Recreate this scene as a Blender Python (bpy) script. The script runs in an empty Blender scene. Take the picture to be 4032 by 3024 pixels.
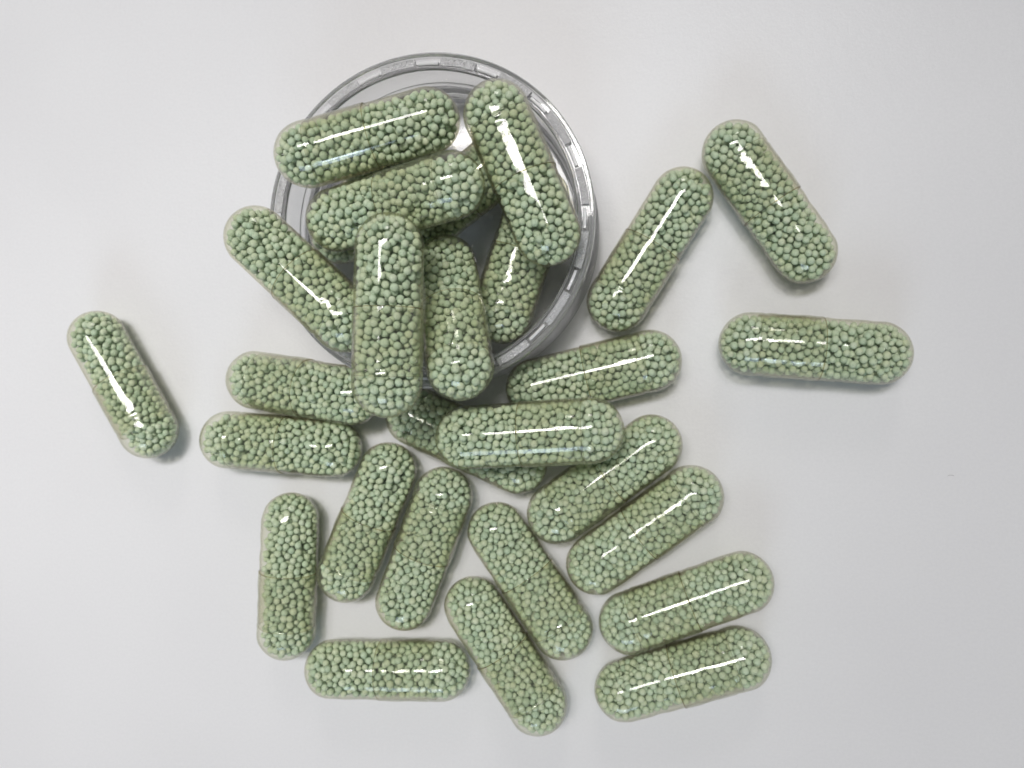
import bpy, bmesh, math, random
import numpy as np
from mathutils import Matrix, Vector

random.seed(7)
MM = 0.001
sc = bpy.context.scene
C = bpy.data.collections.new('capsule_scene')
sc.collection.children.link(C)

# ------------------------------------------------------------------ camera
cam = bpy.data.cameras.new('camera')
cam.sensor_width = 36.0
cam.lens = 3200.0 / 4032.0 * 36.0
cam.clip_start = 0.002
cam.clip_end = 20.0
co = bpy.data.objects.new('camera', cam)
C.objects.link(co)
a, b = 0.15583, 0.02032                      # phone tilted to the left and a touch upward
ca, sa, cb, sb = math.cos(a), math.sin(a), math.cos(b), math.sin(b)
base = Matrix(((1, 0, 0), (0, -1, 0), (0, 0, -1)))
Ry = Matrix(((ca, 0, sa), (0, 1, 0), (-sa, 0, ca)))
Rx = Matrix(((1, 0, 0), (0, cb, -sb), (0, sb, cb)))
R3 = Rx @ Ry @ base
X, Y, Z = R3[0], -R3[1], -R3[2]
co.matrix_world = Matrix(((X[0], Y[0], Z[0], 0), (X[1], Y[1], Z[1], 0), (X[2], Y[2], Z[2], 110.13 * MM), (0, 0, 0, 1)))
cam.dof.use_dof = True
cam.dof.focus_distance = 0.096
cam.dof.aperture_fstop = 34
sc.camera = co

# ------------------------------------------------------------------ world and lamps
w = bpy.data.worlds.new('World')
sc.world = w
w.use_nodes = True
bg = w.node_tree.nodes['Background']
bg.inputs[0].default_value = (0.95, 0.96, 1.0, 1)
bg.inputs[1].default_value = 0.165

def area(name, loc, target, sx, sy, power, col):
    l = bpy.data.lights.new(name, 'AREA')
    l.shape = 'RECTANGLE'
    l.size, l.size_y = sx, sy
    l.energy = power
    l.color = col
    o = bpy.data.objects.new(name, l)
    C.objects.link(o)
    d = Vector(target) - Vector(loc)
    o.location = loc
    o.rotation_euler = d.to_track_quat('-Z', 'Y').to_euler()
    return o

area('ceiling_panel', (-0.11, 0.44, 1.60), (0, 0, 0), 0.88, 0.24, 13.0, (1.0, 0.97, 0.955))
area('ceiling_panel', (0.10, 2.60, 1.60), (0, 0, 0), 0.55, 0.45, 7, (1.0, 0.965, 0.91))
area('window_light', (-0.18, -1.55, 0.88), (0, 0, 0), 0.75, 0.50, 5.5, (0.66, 0.82, 1.0))
sp = bpy.data.lights.new('gradient_spot', 'SPOT')  # added lamp, grades the paper from bright left to dimmer right
sp.energy = 58
sp.color = (1.0, 0.985, 0.98)
sp.spot_size = math.radians(9.2)
sp.spot_blend = 1.0
sp.shadow_soft_size = 0.11
so = bpy.data.objects.new('gradient_spot', sp)
C.objects.link(so)
so.location = (-0.11, 0.44, 1.57)
so.rotation_euler = (Vector((-0.100, -0.008, 0)) - Vector(so.location)).to_track_quat('-Z', 'Y').to_euler()

sp2 = bpy.data.lights.new('cool_fill_spot', 'SPOT')      # added lamp that lays a cool bluish patch on the right of the table
sp2.energy = 7.0
sp2.color = (0.74, 0.87, 1.0)
sp2.spot_size = math.radians(5.2)
sp2.spot_blend = 1.0
sp2.shadow_soft_size = 0.12
so2 = bpy.data.objects.new('cool_fill_spot', sp2)
C.objects.link(so2)
so2.location = (0.10, -1.50, 0.95)
so2.rotation_euler = (Vector((0.040, -0.022, 0)) - Vector(so2.location)).to_track_quat('-Z', 'Y').to_euler()

sc.view_settings.view_transform = 'Standard'
sc.view_settings.look = 'None'
sc.view_settings.exposure = 0.0
sc.view_settings.gamma = 1.0
sc.render.engine = 'CYCLES'
sc.cycles.max_bounces = 24
sc.cycles.transparent_max_bounces = 48
sc.cycles.transmission_bounces = 14
sc.cycles.diffuse_bounces = 5
sc.cycles.use_denoising = True

# ------------------------------------------------------------------ node helpers
class NT:
    def __init__(s, name):
        s.m = bpy.data.materials.new(name)
        s.m.use_nodes = True
        s.t = s.m.node_tree
        s.t.nodes.clear()
        s.out = s.n('ShaderNodeOutputMaterial')
    def n(s, typ, **kw):
        nd = s.t.nodes.new(typ)
        for k, v in kw.items():
            setattr(nd, k, v)
        return nd
    def l(s, a, b):
        s.t.links.new(a, b)
    def val(s, sock, v):
        if isinstance(v, bpy.types.NodeSocket):
            s.l(v, sock)
        else:
            sock.default_value = v
    def math(s, op, a, b=0.0, c=None, clamp=False):
        nd = s.n('ShaderNodeMath', operation=op, use_clamp=clamp)
        s.val(nd.inputs[0], a); s.val(nd.inputs[1], b)
        if c is not None: s.val(nd.inputs[2], c)
        return nd.outputs[0]
    def mixc(s, f, a, b, blend='MIX'):
        nd = s.n('ShaderNodeMix', data_type='RGBA', blend_type=blend)
        s.val(nd.inputs[0], f); s.val(nd.inputs[6], a); s.val(nd.inputs[7], b)
        return nd.outputs[2]
    def noise(s, vec, scale, detail=2.0, rough=0.5):
        nd = s.n('ShaderNodeTexNoise')
        s.val(nd.inputs['Vector'], vec)
        nd.inputs['Scale'].default_value = scale
        nd.inputs['Detail'].default_value = detail
        nd.inputs['Roughness'].default_value = rough
        return nd.outputs['Fac']
    def ramp(s, f, lo, hi):
        nd = s.n('ShaderNodeMapRange', interpolation_type='SMOOTHSTEP')
        s.val(nd.inputs[0], f)
        nd.inputs[1].default_value = lo; nd.inputs[2].default_value = hi
        return nd.outputs[0]
    def bump(s, h, strength, dist):
        nd = s.n('ShaderNodeBump')
        nd.inputs['Strength'].default_value = strength
        nd.inputs['Distance'].default_value = dist
        s.l(h, nd.inputs['Height'])
        return nd.outputs[0]

def paper_material():
    k = NT('white_paper')
    tc = k.n('ShaderNodeTexCoord').outputs['Object']
    fine = k.noise(tc, 2600, 3, 0.6)
    mid = k.noise(tc, 600, 2, 0.5)
    big = k.noise(tc, 25, 2, 0.5)
    col = k.mixc(k.ramp(big, 0.3, 0.7), (0.735, 0.732, 0.735, 1), (0.765, 0.763, 0.765, 1))
    col = k.mixc(k.math('MULTIPLY', k.ramp(fine, 0.3, 0.7), 0.16), col, (0.62, 0.62, 0.625, 1))
    p = k.n('ShaderNodeBsdfPrincipled')
    k.l(col, p.inputs['Base Color'])
    p.inputs['Roughness'].default_value = 0.42
    p.inputs['Specular IOR Level'].default_value = 0.4
    h = k.math('ADD', fine, k.math('MULTIPLY', mid, 1.5))
    k.l(k.bump(h, 0.35, 0.00007), p.inputs['Normal'])
    k.l(p.outputs[0], k.out.inputs[0])
    return k.m

def bead_material(name, per_object):
    k = NT(name)
    if per_object:
        rnd = k.n('ShaderNodeObjectInfo').outputs['Random']
        scale = 1.0
    else:
        at = k.n('ShaderNodeAttribute'); at.attribute_name = 'bead_tint'
        rnd = at.outputs['Fac']
        scale = 2000.0
    tc = k.n('ShaderNodeTexCoord').outputs['Object']
    off = k.n('ShaderNodeVectorMath', operation='ADD')
    k.l(tc, off.inputs[0])
    cm = k.n('ShaderNodeCombineXYZ')
    k.l(k.math('MULTIPLY', rnd, 57.0 / scale), cm.inputs[0])
    k.l(k.math('MULTIPLY', rnd, -31.0 / scale), cm.inputs[1])
    k.l(cm.outputs[0], off.inputs[1])
    v = off.outputs[0]
    r2 = k.math('FRACT', k.math('MULTIPLY', rnd, 37.7))
    r3 = k.math('FRACT', k.math('MULTIPLY', rnd, 91.3))
    c = k.mixc(r2, (0.675, 0.755, 0.555, 1), (0.610, 0.750, 0.590, 1))
    c = k.mixc(k.math('MULTIPLY', k.ramp(r3, 0.75, 1.0), 0.55), c, (0.42, 0.56, 0.42, 1))
    c = k.mixc(k.math('MULTIPLY', k.ramp(r3, 0.25, 0.0), 0.45), c, (0.80, 0.86, 0.72, 1))
    sp = k.ramp(k.noise(v, 2.6 * scale, 3, 0.65), 0.56, 0.68)
    c = k.mixc(k.math('MULTIPLY', sp, 0.5), c, (0.16, 0.30, 0.19, 1))
    pale = k.ramp(k.noise(v, 1.5 * scale, 2, 0.5), 0.5, 0.75)
    c = k.mixc(k.math('MULTIPLY', pale, 0.25), c, (0.78, 0.82, 0.66, 1))
    p = k.n('ShaderNodeBsdfPrincipled')
    k.l(c, p.inputs['Base Color'])
    p.inputs['Roughness'].default_value = 0.75
    p.inputs['Specular IOR Level'].default_value = 0.25
    k.l(k.bump(k.noise(v, 6 * scale, 3, 0.6), 0.3, 0.08 / (1 if per_object else 2000.0)), p.inputs['Normal'])
    k.l(p.outputs[0], k.out.inputs[0])
    return k.m

def shell_material(name, tint, milk):
    """thin clear gelatin wall: transparent, tinted more where the wall is crossed at a slant, Schlick reflection"""
    k = NT(name)
    g = k.n('ShaderNodeNewGeometry')
    dot = k.n('ShaderNodeVectorMath', operation='DOT_PRODUCT')
    k.l(g.outputs['Normal'], dot.inputs[0]); k.l(g.outputs['Incoming'], dot.inputs[1])
    cs = k.math('MAXIMUM', k.math('ABSOLUTE', dot.outputs['Value']), 0.06)
    inv = k.math('DIVIDE', 1.0, cs)
    cmb = k.n('ShaderNodeCombineColor')
    for i in range(3):
        k.l(k.math('POWER', tint[i], inv), cmb.inputs[i])
    tr = k.n('ShaderNodeBsdfTransparent')
    k.l(cmb.outputs[0], tr.inputs[0])
    df = k.n('ShaderNodeBsdfDiffuse')
    df.inputs[0].default_value = (0.80, 0.78, 0.72, 1)
    mk = k.n('ShaderNodeMixShader')
    k.l(k.math('MULTIPLY', milk, inv, clamp=True), mk.inputs[0])
    k.l(tr.outputs[0], mk.inputs[1]); k.l(df.outputs[0], mk.inputs[2])
    tc = k.n('ShaderNodeTexCoord').outputs['Object']
    nb = k.bump(k.noise(tc, 420, 2, 0.5), 0.25, 0.00004)
    gl = k.n('ShaderNodeBsdfGlossy')
    gl.inputs['Roughness'].default_value = 0.045
    k.l(nb, gl.inputs['Normal'])
    fr = k.math('POWER', k.math('SUBTRACT', 1.0, cs), 5.0)
    fac = k.math('ADD', k.math('MULTIPLY', fr, 0.9), 0.029, clamp=True)
    mx = k.n('ShaderNodeMixShader')
    k.l(fac, mx.inputs[0]); k.l(mk.outputs[0], mx.inputs[1]); k.l(gl.outputs[0], mx.inputs[2])
    k.l(mx.outputs[0], k.out.inputs[0])
    return k.m

def clear_plastic():
    k = NT('clear_plastic')
    p = k.n('ShaderNodeBsdfPrincipled')
    p.inputs['Base Color'].default_value = (0.98, 0.98, 0.99, 1)
    p.inputs['Roughness'].default_value = 0.02
    p.inputs['IOR'].default_value = 1.49
    p.inputs['Transmission Weight'].default_value = 0.87
    tc = k.n('ShaderNodeTexCoord').outputs['Object']
    k.l(k.bump(k.noise(tc, 150, 2, 0.5), 0.3, 0.0001), p.inputs['Normal'])
    k.l(p.outputs[0], k.out.inputs[0])
    return k.m

def frosted_plastic(name, trans, rough, bstr):
    k = NT(name)
    p = k.n('ShaderNodeBsdfPrincipled')
    p.inputs['Base Color'].default_value = (0.90, 0.90, 0.91, 1)
    p.inputs['Roughness'].default_value = rough
    p.inputs['IOR'].default_value = 1.49
    p.inputs['Transmission Weight'].default_value = trans
    tc = k.n('ShaderNodeTexCoord').outputs['Object']
    k.l(k.bump(k.noise(tc, 2300, 2, 0.6), bstr, 0.0004), p.inputs['Normal'])
    k.l(p.outputs[0], k.out.inputs[0])
    return k.m

M_PAPER = paper_material()
M_BEAD = bead_material('green_bead', True)
M_FILL = bead_material('green_bead_filling', False)
M_CAP = shell_material('gelatin_cap', (0.993, 0.992, 0.974), 0.008)
M_BODY = shell_material('gelatin_body', (0.992, 0.990, 0.970), 0.004)
M_LIP = shell_material('gelatin_cut_edge', (0.86, 0.83, 0.74), 0.02)
M_CLEAR = clear_plastic()
M_FLOOR = shell_material('clear_plastic_floor', (0.985, 0.985, 0.99), 0.01)
M_FROST = frosted_plastic('frosted_plastic', 0.55, 0.14, 1.0)
M_BAR = frosted_plastic('whitened_plastic', 0.25, 0.12, 0.3)  # whitish bar plastic, stands in for reflected ceiling and paper

# ------------------------------------------------------------------ mesh helpers
def mesh_from(name, verts, faces, mat, smooth=True):
    me = bpy.data.meshes.new(name)
    me.from_pydata([tuple(v) for v in verts], [], faces)
    me.materials.append(mat)
    if smooth:
        me.polygons.foreach_set('use_smooth', [True] * len(me.polygons))
    me.update()
    return me

def link(name, data, parent=None):
    o = bpy.data.objects.new(name, data)
    C.objects.link(o)
    if parent is not None:
        o.parent = parent
    return o

def tag(o, label=None, cat=None, group=None, kind=None):
    if label: o['label'] = label
    if cat: o['category'] = cat
    if group: o['group'] = group
    if kind: o['kind'] = kind

# ------------------------------------------------------------------ the table
n = 24
S = 0.6
vs = [(-S + 2 * S * i / n, -S + 2 * S * j / n, 0) for j in range(n + 1) for i in range(n + 1)]
fs = [(j * (n + 1) + i, j * (n + 1) + i + 1, (j + 1) * (n + 1) + i + 1, (j + 1) * (n + 1) + i) for j in range(n) for i in range(n)]
table = link('table_surface', mesh_from('table_surface', vs, fs, M_PAPER))
tag(table, 'white matt paper surface that everything lies on', kind='structure')

# ------------------------------------------------------------------ capsule shells
R_CAP, R_BODY, T = 4.05, 3.93, 0.11
HALF = 11.65

def lathe_x(profile, seg, mat, name, wobble=0.0, seed=0, dimples=(), lip=None, wave=0.0):
    """revolve (x, r) around the x axis; ends with r == 0 are closed by a fan"""
    rs = random.Random(seed)
    ph = [rs.uniform(0, 6.28) for _ in range(8)]
    verts, faces, rings = [], [], []
    for (x, r) in profile:
        if r <= 1e-6:
            rings.append([len(verts)]); verts.append((x * MM, 0, 0)); continue
        ring = []
        for k in range(seg):
            th = 2 * math.pi * k / seg
            d = wobble * (math.sin(2 * th + ph[0] + 0.25 * x) + 0.7 * math.sin(3 * th + ph[1] - 0.35 * x) + 0.6 * math.sin(0.8 * x + ph[2]) * math.cos(th + ph[3]))
            d += wave * (math.sin(1.5 * x + ph[4] + 0.8 * math.sin(th + ph[5])) * 0.6 + 0.5 * math.sin(2.6 * x + ph[6]) * math.cos(th + ph[7]))
            for (dx, dth, dr, dd) in dimples:
                q = ((x - dx) ** 2 + (r * math.atan2(math.sin(th - dth), math.cos(th - dth))) ** 2) / (dr * dr)
                d -= dd * math.exp(-q * q)
            rr = r + d
            ring.append(len(verts))
            verts.append((x * MM, rr * math.cos(th) * MM, rr * math.sin(th) * MM))
        rings.append(ring)
    for A, B in zip(rings[:-1], rings[1:]):
        if len(A) == 1:
            for k in range(seg): faces.append((A[0], B[(k + 1) % seg], B[k]))
        elif len(B) == 1:
            for k in range(seg): faces.append((A[k], A[(k + 1) % seg], B[0]))
        else:
            for k in range(seg): faces.append((A[k], A[(k + 1) % seg], B[(k + 1) % seg], B[k]))
    me = mesh_from(name, verts, faces, mat)
    bm = bmesh.new(); bm.from_mesh(me)
    bmesh.ops.recalc_face_normals(bm, faces=bm.faces)
    if lip is not None:
        for f in bm.faces:
            if lip[0] * MM < f.calc_center_median().x < lip[1] * MM:
                f.material_index = 1
    bm.to_mesh(me); bm.free()
    me.materials.append(M_LIP)
    return me

CX = [7.2, 6.9, 6.6, 6.35, 6.2, 6.05, 5.8] + [5.4 - 0.4 * i for i in range(14)]

def cap_profile():
    p = []
    cx = HALF - R_CAP
    lip = -0.75
    for i in range(0, 15):                       # outer dome, tip first
        t = math.pi / 2 * i / 14
        p.append((cx + R_CAP * math.cos(t), R_CAP * math.sin(t)))
    for x in CX:
        groove = 0.09 * math.exp(-((x - 6.2) / 0.22) ** 2)
        p.append((x, R_CAP - groove))
    p += [(lip + 0.12, R_CAP), (lip + 0.03, R_CAP - 0.01), (lip, R_CAP - 0.05), (lip + 0.02, R_CAP - T + 0.01), (lip + 0.12, R_CAP - T + 0.005)]
    for x in CX[::-1]:
        groove = 0.09 * math.exp(-((x - 6.2) / 0.22) ** 2)
        p.append((x, R_CAP - T + 0.005 - groove))
    ri = R_CAP - T
    for i in range(14, -1, -1):
        t = math.pi / 2 * i / 14
        p.append((cx + ri * math.cos(t), ri * math.sin(t)))
    p[0] = (p[0][0], 0); p[-1] = (p[-1][0], 0)
    return p

def body_profile():
    p = []
    cx = -(HALF - 0.05) + R_BODY
    for i in range(0, 15):
        t = math.pi / 2 * i / 14
        p.append((cx - R_BODY * math.cos(t), R_BODY * math.sin(t)))
    end = 6.95
    xs = [-7.2 + 0.4 * i for i in range(32)]
    rr = lambda x: R_BODY - (0.11 if x > 5.6 else 0.0) - 0.0
    for x in xs: p.append((x, rr(x)))
    p += [(5.8, R_BODY - 0.11), (6.5, R_BODY - 0.13), (end - 0.03, R_BODY - 0.15), (end, R_BODY - 0.19), (end - 0.05, R_BODY - T - 0.13), (6.5, R_BODY - T - 0.13), (5.8, R_BODY - T - 0.11)]
    for x in xs[::-1]: p.append((x, R_BODY - T))
    ri = R_BODY - T
    for i in range(14, -1, -1):
        t = math.pi / 2 * i / 14
        p.append((cx - ri * math.cos(t), ri * math.sin(t)))
    p[0] = (p[0][0], 0); p[-1] = (p[-1][0], 0)
    return p

NV = 4
CAPS, BODIES = [], []
for v in range(NV):
    dm = [(4.6 + 0.1 * v, 1.57 + (-0.5, 0.35, 0.05, 1.3)[v], 0.95, 0.085), (4.6, -1.5 + 0.4 * v, 0.95, 0.08), (2.4, 3.0 - v, 0.7, 0.05)]
    wv = (0.0, 0.012, 0.05, 0.06)[v]
    CAPS.append(lathe_x(cap_profile(), 56, M_CAP, 'cap', 0.016, 10 + v, dm, (-0.80, -0.64), wv))
    BODIES.append(lathe_x(body_profile(), 56, M_BODY, 'body', 0.010, 30 + v, (), (6.88, 7.0), wv))
SMOOTH = {0, 3, 4, 5, 6, 19, 21, 22, 23}

# ------------------------------------------------------------------ bead packings
def pack(seed, N=905, rc=3.74, hx=7.80):
    g = np.random.default_rng(seed)
    r = np.clip(g.normal(0.498, 0.036, N), 0.39, 0.59)
    small = g.random(N) < 0.05
    r[small] *= 0.72
    P = np.empty((N, 3)); c = 0
    while c < N:
        q = g.uniform((-11.4, -3.7, -3.7), (11.4, 3.7, 3.7))
        ax = np.clip(q[0], -hx, hx)
        if np.linalg.norm(q - (ax, 0, 0)) < rc - 0.5:
            P[c] = q; c += 1
    I = J = None
    for it in range(260):
        if it % 8 == 0:
            d2 = ((P * P).sum(1)[:, None] + (P * P).sum(1)[None] - 2 * P @ P.T)
            I, J = np.where(np.triu(d2 < 1.55 ** 2, 1))
        D = P[I] - P[J]
        d = np.sqrt((D * D).sum(1)) + 1e-9
        ov = r[I] + r[J] - d
        m = ov > 0
        i2, j2 = I[m], J[m]
        push = (D[m] / d[m][:, None]) * (ov[m] * 0.42)[:, None]
        for k in range(3):
            P[:, k] += np.bincount(i2, push[:, k], N) - np.bincount(j2, push[:, k], N)
        if it < 190:
            P[:, 2] -= 0.007
        ax = np.clip(P[:, 0], -hx, hx)
        V = P.copy(); V[:, 0] -= ax
        dist = np.sqrt((V * V).sum(1)) + 1e-9
        lim = rc - r
        k = dist > lim
        V[k] *= (lim[k] / dist[k])[:, None]
        P = V; P[:, 0] += ax
    return P, r

def visible_order(P, r):
    """how much of each bead shows from above, summed over five viewing directions"""
    score = np.zeros(len(r))
    s = 0.08
    for (tx, ty) in ((0, 0), (0.45, 0), (-0.45, 0), (0, 0.45), (0, -0.45)):
        U = P[:, 0] - tx * P[:, 2]; W = P[:, 1] - ty * P[:, 2]
        zb = np.full((400, 200), -99.0); ob = np.full((400, 200), -1)
        for i in range(len(r)):
            u, w_ = U[i] / s + 200, W[i] / s + 100
            q = r[i] / s
            u0, u1, w0, w1 = int(u - q), int(u + q) + 2, int(w_ - q), int(w_ + q) + 2
            uu, ww = np.mgrid[u0:u1, w0:w1]
            h = q * q - (uu - u) ** 2 - (ww - w_) ** 2
            zz = np.where(h > 0, P[i, 2] + np.sqrt(np.maximum(h, 0)) * s, -99)
            sl = zb[u0:u1, w0:w1]
            mk = zz > sl
            sl[mk] = zz[mk]
            ob[u0:u1, w0:w1][mk] = i
        o = ob[ob >= 0]
        score += np.bincount(o, minlength=len(r))
    return np.argsort(-score)

def ico(sub, seed, amp):
    bm = bmesh.new()
    bmesh.ops.create_icosphere(bm, subdivisions=sub, radius=1.0)
    rs = random.Random(seed)
    a_ = [Vector((rs.gauss(0, 1), rs.gauss(0, 1), rs.gauss(0, 1))) for _ in range(5)]
    for v in bm.verts:
        q = v.co.normalized()
        d = sum(math.sin(1.9 * q.dot(x) + i) for i, x in enumerate(a_)) * amp
        v.co = q * (1 + d)
    return bm

BEAD_MESH = []
for i in range(6):
    bm = ico(3, i, 0.011)
    me = bpy.data.meshes.new('bead'); bm.to_mesh(me); bm.free()
    me.materials.append(M_BEAD)
    me.polygons.foreach_set('use_smooth', [True] * len(me.polygons))
    BEAD_MESH.append(me)
bm = ico(2, 3, 0.012)
bm.verts.ensure_lookup_table()
ICO_V = np.array([v.co[:] for v in bm.verts]); ICO_F = np.array([[v.index for v in f.verts] for f in bm.faces])
bm.free()

PACKS = []
for v in range(9):
    P, r = pack(100 + v)
    order = visible_order(P, r)
    top, rest = order[:300], order[300:]
    nv, nf = len(ICO_V), len(ICO_F)
    V = (ICO_V[None] * 0.90 * r[rest][:, None, None] + P[rest][:, None, :]).reshape(-1, 3) * MM
    F = (ICO_F[None] + (np.arange(len(rest)) * nv)[:, None, None]).reshape(-1, 3)
    me = bpy.data.meshes.new('bead_filling')
    me.vertices.add(len(V)); me.vertices.foreach_set('co', V.ravel())
    me.loops.add(F.size); me.loops.foreach_set('vertex_index', F.ravel())
    me.polygons.add(len(F)); me.polygons.foreach_set('loop_start', np.arange(0, F.size, 3))
    me.polygons.foreach_set('use_smooth', np.ones(len(F), dtype=bool))
    me.update(calc_edges=True); me.validate()
    at = me.attributes.new('bead_tint', 'FLOAT', 'POINT')
    at.data.foreach_set('value', np.repeat(np.random.default_rng(v).random(len(rest)), nv))
    me.materials.append(M_FILL)
    PACKS.append((P, r * 0.90, top, me))

# ------------------------------------------------------------------ capsules, millimetres: body-side end centre, cap-side end centre
G_T = 'green bead capsules lying on the white surface'
G_J = 'green bead capsules piled in and on the clear jar'
D = [
 ((-76.79, 4.15, 4.05), (-68.99, -8.89, 4.05), 'lone capsule lying far to the left of all the others, long white streak along it', G_T),
 ((20.18, 14.43, 4.05), (11.68, 27.04, 4.05), 'upper right capsule leaning left at its top, touching the tip of the slanted one', G_T),
 ((29.05, 1.75, 4.05), (13.90, 2.97, 4.05), 'horizontal capsule farthest to the right, alone on the white surface', G_T),
 ((5.22, 21.50, 4.05), (-2.81, 8.59, 4.05), 'slanted capsule on the surface just right of the jar, bright streak down its length', G_T),
 ((-13.47, -2.68, 4.05), (1.31, 0.85, 4.05), 'capsule under the jar at lower right, its left end covered by a horizontal capsule', G_T),
 ((-20.95, -8.61, 12.16), (-5.81, -7.52, 12.90), 'horizontal capsule lying on top of others below the jar, with two parallel white streaks', G_T),
 ((1.49, -9.99, 4.05), (-10.62, -19.17, 4.05), 'slanted capsule with a white streak, partly under the topmost horizontal capsule', G_T),
 ((-5.49, -25.65, 4.05), (6.65, -16.51, 4.05), 'slanted capsule side by side below the streaked one, with small broken highlights', G_T),
 ((12.90, -27.34, 4.05), (-1.17, -33.10, 4.05), 'upper one of the two capsules at the lower right corner of the heap', G_T),
 ((-1.76, -42.02, 4.05), (12.61, -37.07, 4.05), 'lower one of the two capsules at the lower right corner of the heap', G_T),
 ((-18.65, -21.86, 4.05), (-9.96, -34.33, 4.05), 'slanted capsule in the lower middle, upper right one of a pair leaning the same way', G_T),
 ((-21.84, -31.97, 4.05), (-13.28, -44.53, 4.05), 'lowest capsule in the photo, lower left one of a pair leaning the same way', G_T),
 ((-41.53, -41.51, 4.05), (-26.34, -40.83, 4.05), 'horizontal capsule at the bottom edge of the heap, bluish sheen along its lower side', G_T),
 ((-47.70, -21.31, 4.05), (-48.39, -36.49, 4.05), 'upright capsule at the lower left, standing vertical in the photo', G_T),
 ((-33.73, -14.11, 4.05), (-39.61, -28.12, 4.05), 'left one of two side by side capsules leaning right, next to the vertical one', G_T),
 ((-31.39, -31.58, 4.05), (-26.03, -17.35, 4.05), 'right one of two side by side capsules leaning right, middle of the lower heap', G_T),
 ((-41.49, -11.14, 4.05), (-56.65, -10.12, 4.05), 'lower one of the two near horizontal capsules left of the jar foot', G_T),
 ((-37.86, -3.74, 6.70), (-52.68, -1.75, 4.05), 'upper of two near horizontal capsules left of the jar foot, right end tucked under another', G_T),
 ((-15.95, -12.75, 4.20), (-29.82, -6.54, 4.05), 'capsule mostly hidden beneath the horizontal one just below the jar', G_T),
 ((-25.38, 29.68, 14.36), (-40.08, 25.98, 15.49), 'topmost capsule at the upper left of the jar, long white streak and blue sheen', G_J),
 ((-36.60, 18.18, 14.43), (-21.92, 21.28, 16.80), 'near horizontal capsule just below the topmost one in the jar', G_J),
 ((-10.77, 15.88, 14.53), (-16.71, 29.87, 14.95), 'steep capsule on the right side of the jar, long white streak with a blob', G_J),
 ((-46.97, 16.06, 15.04), (-35.68, 5.88, 15.02), 'capsule resting across the left rim of the jar, white streak ending in a round blob', G_J),
 ((-27.97, 13.40, 21.35), (-28.19, -1.56, 21.65), 'nearest and largest capsule, vertical, hanging over the bottom rim of the jar', G_J),
 ((-24.15, 12.73, 10.10), (-20.62, 0.17, 17.89), 'capsule leaning out over the bottom rim, right beside the large vertical one', G_J),
 ((-12.84, 21.31, 6.60), (-17.48, 7.25, 6.60), 'capsule lying on the jar floor at the lower right, its top under the steep capsule', G_J),
 ((-28.10, 18.60, 6.60), (-16.20, 27.80, 6.60), 'hidden capsule on the jar floor, glimpsed between the three upper capsules', G_J),
 ((-29.59, 29.32, 6.60), (-39.30, 17.83, 6.60), 'hidden capsule on the jar floor at the left, only a dark green sliver showing', G_J),
]
rs = random.Random(5)
for i, (A, B, label, group) in enumerate(D):
    A, B = Vector(A), Vector(B)
    d = (B - A).normalized()
    up = Vector((0, 0, 1))
    y = up.cross(d).normalized()
    z = d.cross(y)
    mid = (A + B) / 2
    rot = Matrix((d, y, z)).transposed().to_4x4()
    root = link('capsule', None)
    root.empty_display_size = 0.005
    root.matrix_world = Matrix.Translation(mid * MM) @ rot @ Matrix.Rotation(rs.uniform(-0.2, 0.2), 4, 'X')
    tag(root, label, 'capsule', group)
    spin = Matrix.Rotation(rs.uniform(-0.5, 0.5), 4, 'X')
    c_ = link('cap', CAPS[(i % 2) if i in SMOOTH else 2 + i % 2], root); c_.matrix_local = spin
    b_ = link('body', BODIES[(i % 2) if i in SMOOTH else 2 + i % 2], root); b_.matrix_local = Matrix.Rotation(rs.uniform(0, 6.28), 4, 'X')
    P, r, top, fill = PACKS[i % len(PACKS)]
    fx = -1 if (i // len(PACKS)) % 2 else 1            # every other reuse of a packing is turned end for end
    f_ = link('bead_filling', fill, root); f_.scale = (1, 1, 1)
    f_.rotation_euler = (0, 0, 0 if fx == 1 else math.pi)
    f_['kind'] = 'stuff'
    for k in top:
        o = link('bead', BEAD_MESH[rs.randrange(6)], root)
        o.location = (fx * P[k, 0] * MM, fx * P[k, 1] * MM, P[k, 2] * MM)
        q = r[k] * MM
        o.scale = (q, q, q)
        o.rotation_euler = (rs.uniform(0, 6.28), rs.uniform(0, 6.28), 0)

# ------------------------------------------------------------------ clear jar
jar = link('jar', None)
jar.empty_display_size = 0.01
jar.location = (-26.36 * MM, 18.31 * MM, 0)
tag(jar, 'round shallow clear plastic jar with a notched frosted rim, full of capsules', 'jar')

def lathe_z(name, prof, seg, mat, parent, closed=True, smooth=False):
    verts, faces = [], []
    nP = len(prof)
    rings = []
    for (r, z) in prof:
        if r < 1e-6:
            rings.append([len(verts)]); verts.append((0, 0, z * MM)); continue
        rings.append([len(verts) + k for k in range(seg)])
        for k in range(seg):
            th = 2 * math.pi * k / seg
            verts.append((r * math.cos(th) * MM, r * math.sin(th) * MM, z * MM))
    pairs = [(i, i + 1) for i in range(nP - 1)] + ([(nP - 1, 0)] if closed else [])
    for i, j in pairs:
        A, B = rings[i], rings[j]
        if len(A) == 1 and len(B) == 1: continue
        for k in range(seg):
            k2 = (k + 1) % seg
            if len(A) == 1: faces.append((A[0], B[k], B[k2]))
            elif len(B) == 1: faces.append((A[k], B[0], A[k2]))
            else: faces.append((A[k], B[k], B[k2], A[k2]))
    me = mesh_from(name, verts, faces, mat, True)
    bm = bmesh.new(); bm.from_mesh(me)
    bmesh.ops.recalc_face_normals(bm, faces=bm.faces)
    for e in bm.edges:
        if len(e.link_faces) == 2 and e.calc_face_angle(0) > 0.5:
            e.smooth = False
    bm.to_mesh(me); bm.free()
    return link(name, me, parent)

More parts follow.
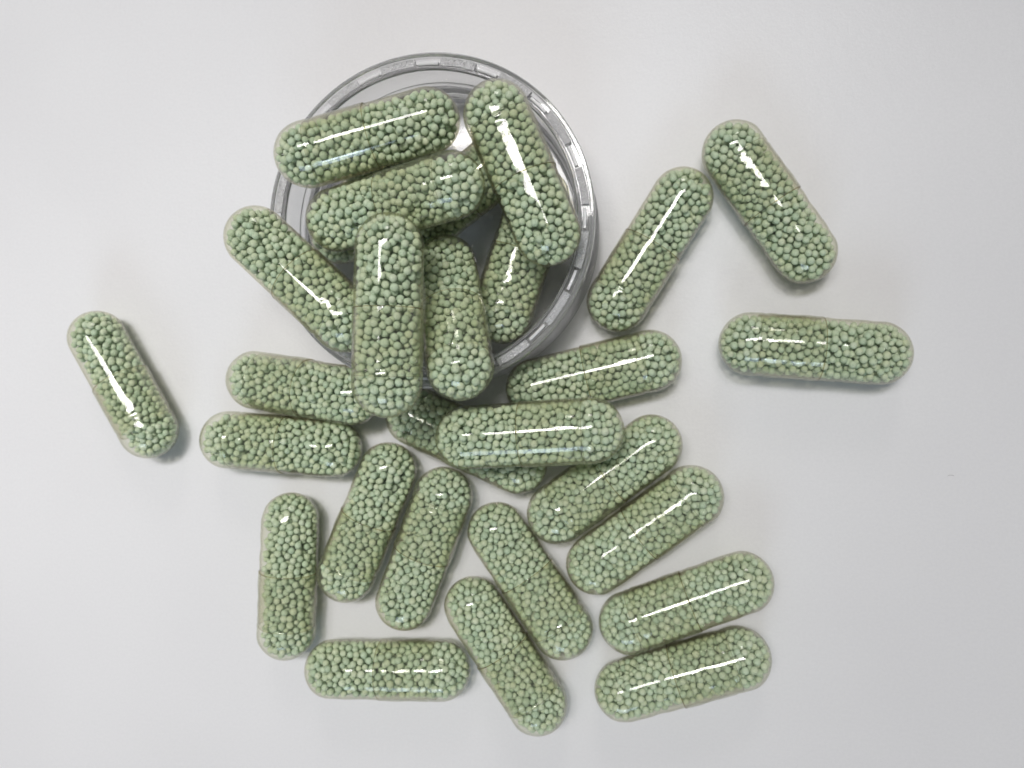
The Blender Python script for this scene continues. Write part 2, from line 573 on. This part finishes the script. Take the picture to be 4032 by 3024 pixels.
prof = [(18.0, 2.2), (18.35, 2.4), (18.55, 2.9), (18.62, 5.0), (18.72, 8.6), (18.80, 10.7), (18.90, 10.95),
        (19.16, 11.0), (19.24, 10.9), (19.24, 10.15), (20.40, 10.15), (20.40, 10.9), (20.48, 11.0), (20.82, 11.0), (20.95, 10.87), (20.95, 9.5), (20.75, 9.2), (20.1, 9.1),
        (20.0, 8.9), (20.0, 5.2), (20.25, 5.0), (20.25, 4.6), (20.0, 4.4), (20.0, 1.6), (20.9, 1.35), (20.95, 1.2), (20.95, 0.2), (20.75, 0.04),
        (18.9, 0.04), (18.6, 0.35), (18.0, 0.35)]
wall = lathe_z('wall', prof, 160, M_CLEAR, jar)
floor = lathe_z('floor', [(0, 2.2), (17.96, 2.2), (17.96, 0.35), (0, 0.35)], 96, M_FLOOR, jar, closed=False)

for k in range(16):
    c = math.radians(11.0 + 22.5 * k)
    hw = math.radians(6.5)
    seg = 24
    cols = 6
    verts, faces = [], []
    for i in range(seg + 1):
        th = c - hw + 2 * hw * i / seg
        for j in range(cols + 1):
            r_ = 19.36 + (20.28 - 19.36) * j / cols
            edge = i in (0, seg) or j in (0, cols)
            zt = 10.86 + (0 if edge else random.uniform(-0.035, 0.05))
            verts.append((r_ * math.cos(th) * MM, r_ * math.sin(th) * MM, zt * MM))
    nt = len(verts)
    for i in range(seg + 1):
        th = c - hw + 2 * hw * i / seg
        for j in range(cols + 1):
            r_ = 19.36 + (20.28 - 19.36) * j / cols
            verts.append((r_ * math.cos(th) * MM, r_ * math.sin(th) * MM, 10.19 * MM))
    W = cols + 1
    for i in range(seg):
        for j in range(cols):
            q = i * W + j
            faces.append((q, q + W, q + W + 1, q + 1))
            faces.append((nt + q, nt + q + 1, nt + q + W + 1, nt + q + W))
    for i in range(seg):
        q = i * W
        faces.append((q, nt + q, nt + q + W, q + W))
        q = i * W + cols
        faces.append((q, q + W, nt + q + W, nt + q))
    for j in range(cols):
        faces.append((j, j + 1, nt + j + 1, nt + j))
        q = seg * W + j
        faces.append((q, nt + q, nt + q + 1, q + 1))
    me = mesh_from('frosted_pad', verts, faces, M_FROST, False)
    bm = bmesh.new(); bm.from_mesh(me)
    bmesh.ops.recalc_face_normals(bm, faces=bm.faces)
    bm.to_mesh(me); bm.free()
    link('frosted_pad', me, jar)
    # narrow bar in the pocket between two pads, whitened to imitate reflected light
    verts, faces = [], []
    c2 = c + math.radians(11.25)
    for i in range(11):
        th = c2 + math.radians(-3.7 + 7.4 * i / 10)
        for (r_, z_) in ((19.46, 10.19), (19.50, 10.62), (19.62, 10.72), (19.86, 10.68), (19.92, 10.19)):
            verts.append((r_ * math.cos(th) * MM, r_ * math.sin(th) * MM, z_ * MM))
    for i in range(10):
        for j in range(5):
            q = i * 5
            faces.append((q + j, q + (j + 1) % 5, q + 5 + (j + 1) % 5, q + 5 + j))
    faces += [(4, 3, 2, 1, 0), (50, 51, 52, 53, 54)]
    me = mesh_from('slot_bar', verts, faces, M_BAR, False)
    bm = bmesh.new(); bm.from_mesh(me)
    bmesh.ops.recalc_face_normals(bm, faces=bm.faces)
    bm.to_mesh(me); bm.free()
    link('slot_bar', me, jar)

# ------------------------------------------------------------------ a stray fibre on the paper
mf = NT('dark_fibre')
pf = mf.n('ShaderNodeBsdfPrincipled')
pf.inputs['Base Color'].default_value = (0.45, 0.44, 0.45, 1)
pf.inputs['Roughness'].default_value = 0.7
mf.l(pf.outputs[0], mf.out.inputs[0])
verts, faces = [], []
N_ = 14
for i in range(N_ + 1):
    t = 2.6 * i / N_
    x_, y_ = 0.42 * math.cos(2.9 - t), 0.16 * math.sin(2.9 - t)
    q = 0.028 * (1 - 0.6 * abs(i / N_ - 0.5))
    for k in range(6):
        th = 2 * math.pi * k / 6
        verts.append(((x_) * MM, (y_ + q * math.cos(th)) * MM, (0.035 + q * math.sin(th)) * MM))
for i in range(N_):
    for k in range(6):
        faces.append((i * 6 + k, i * 6 + (k + 1) % 6, i * 6 + 6 + (k + 1) % 6, i * 6 + 6 + k))
fb = link('fibre', mesh_from('fibre', verts, faces, mf.m))
fb.location = (39.0 * MM, -13.8 * MM, 0)
tag(fb, 'tiny curved grey fibre on the bare white surface at the right', 'fibre')
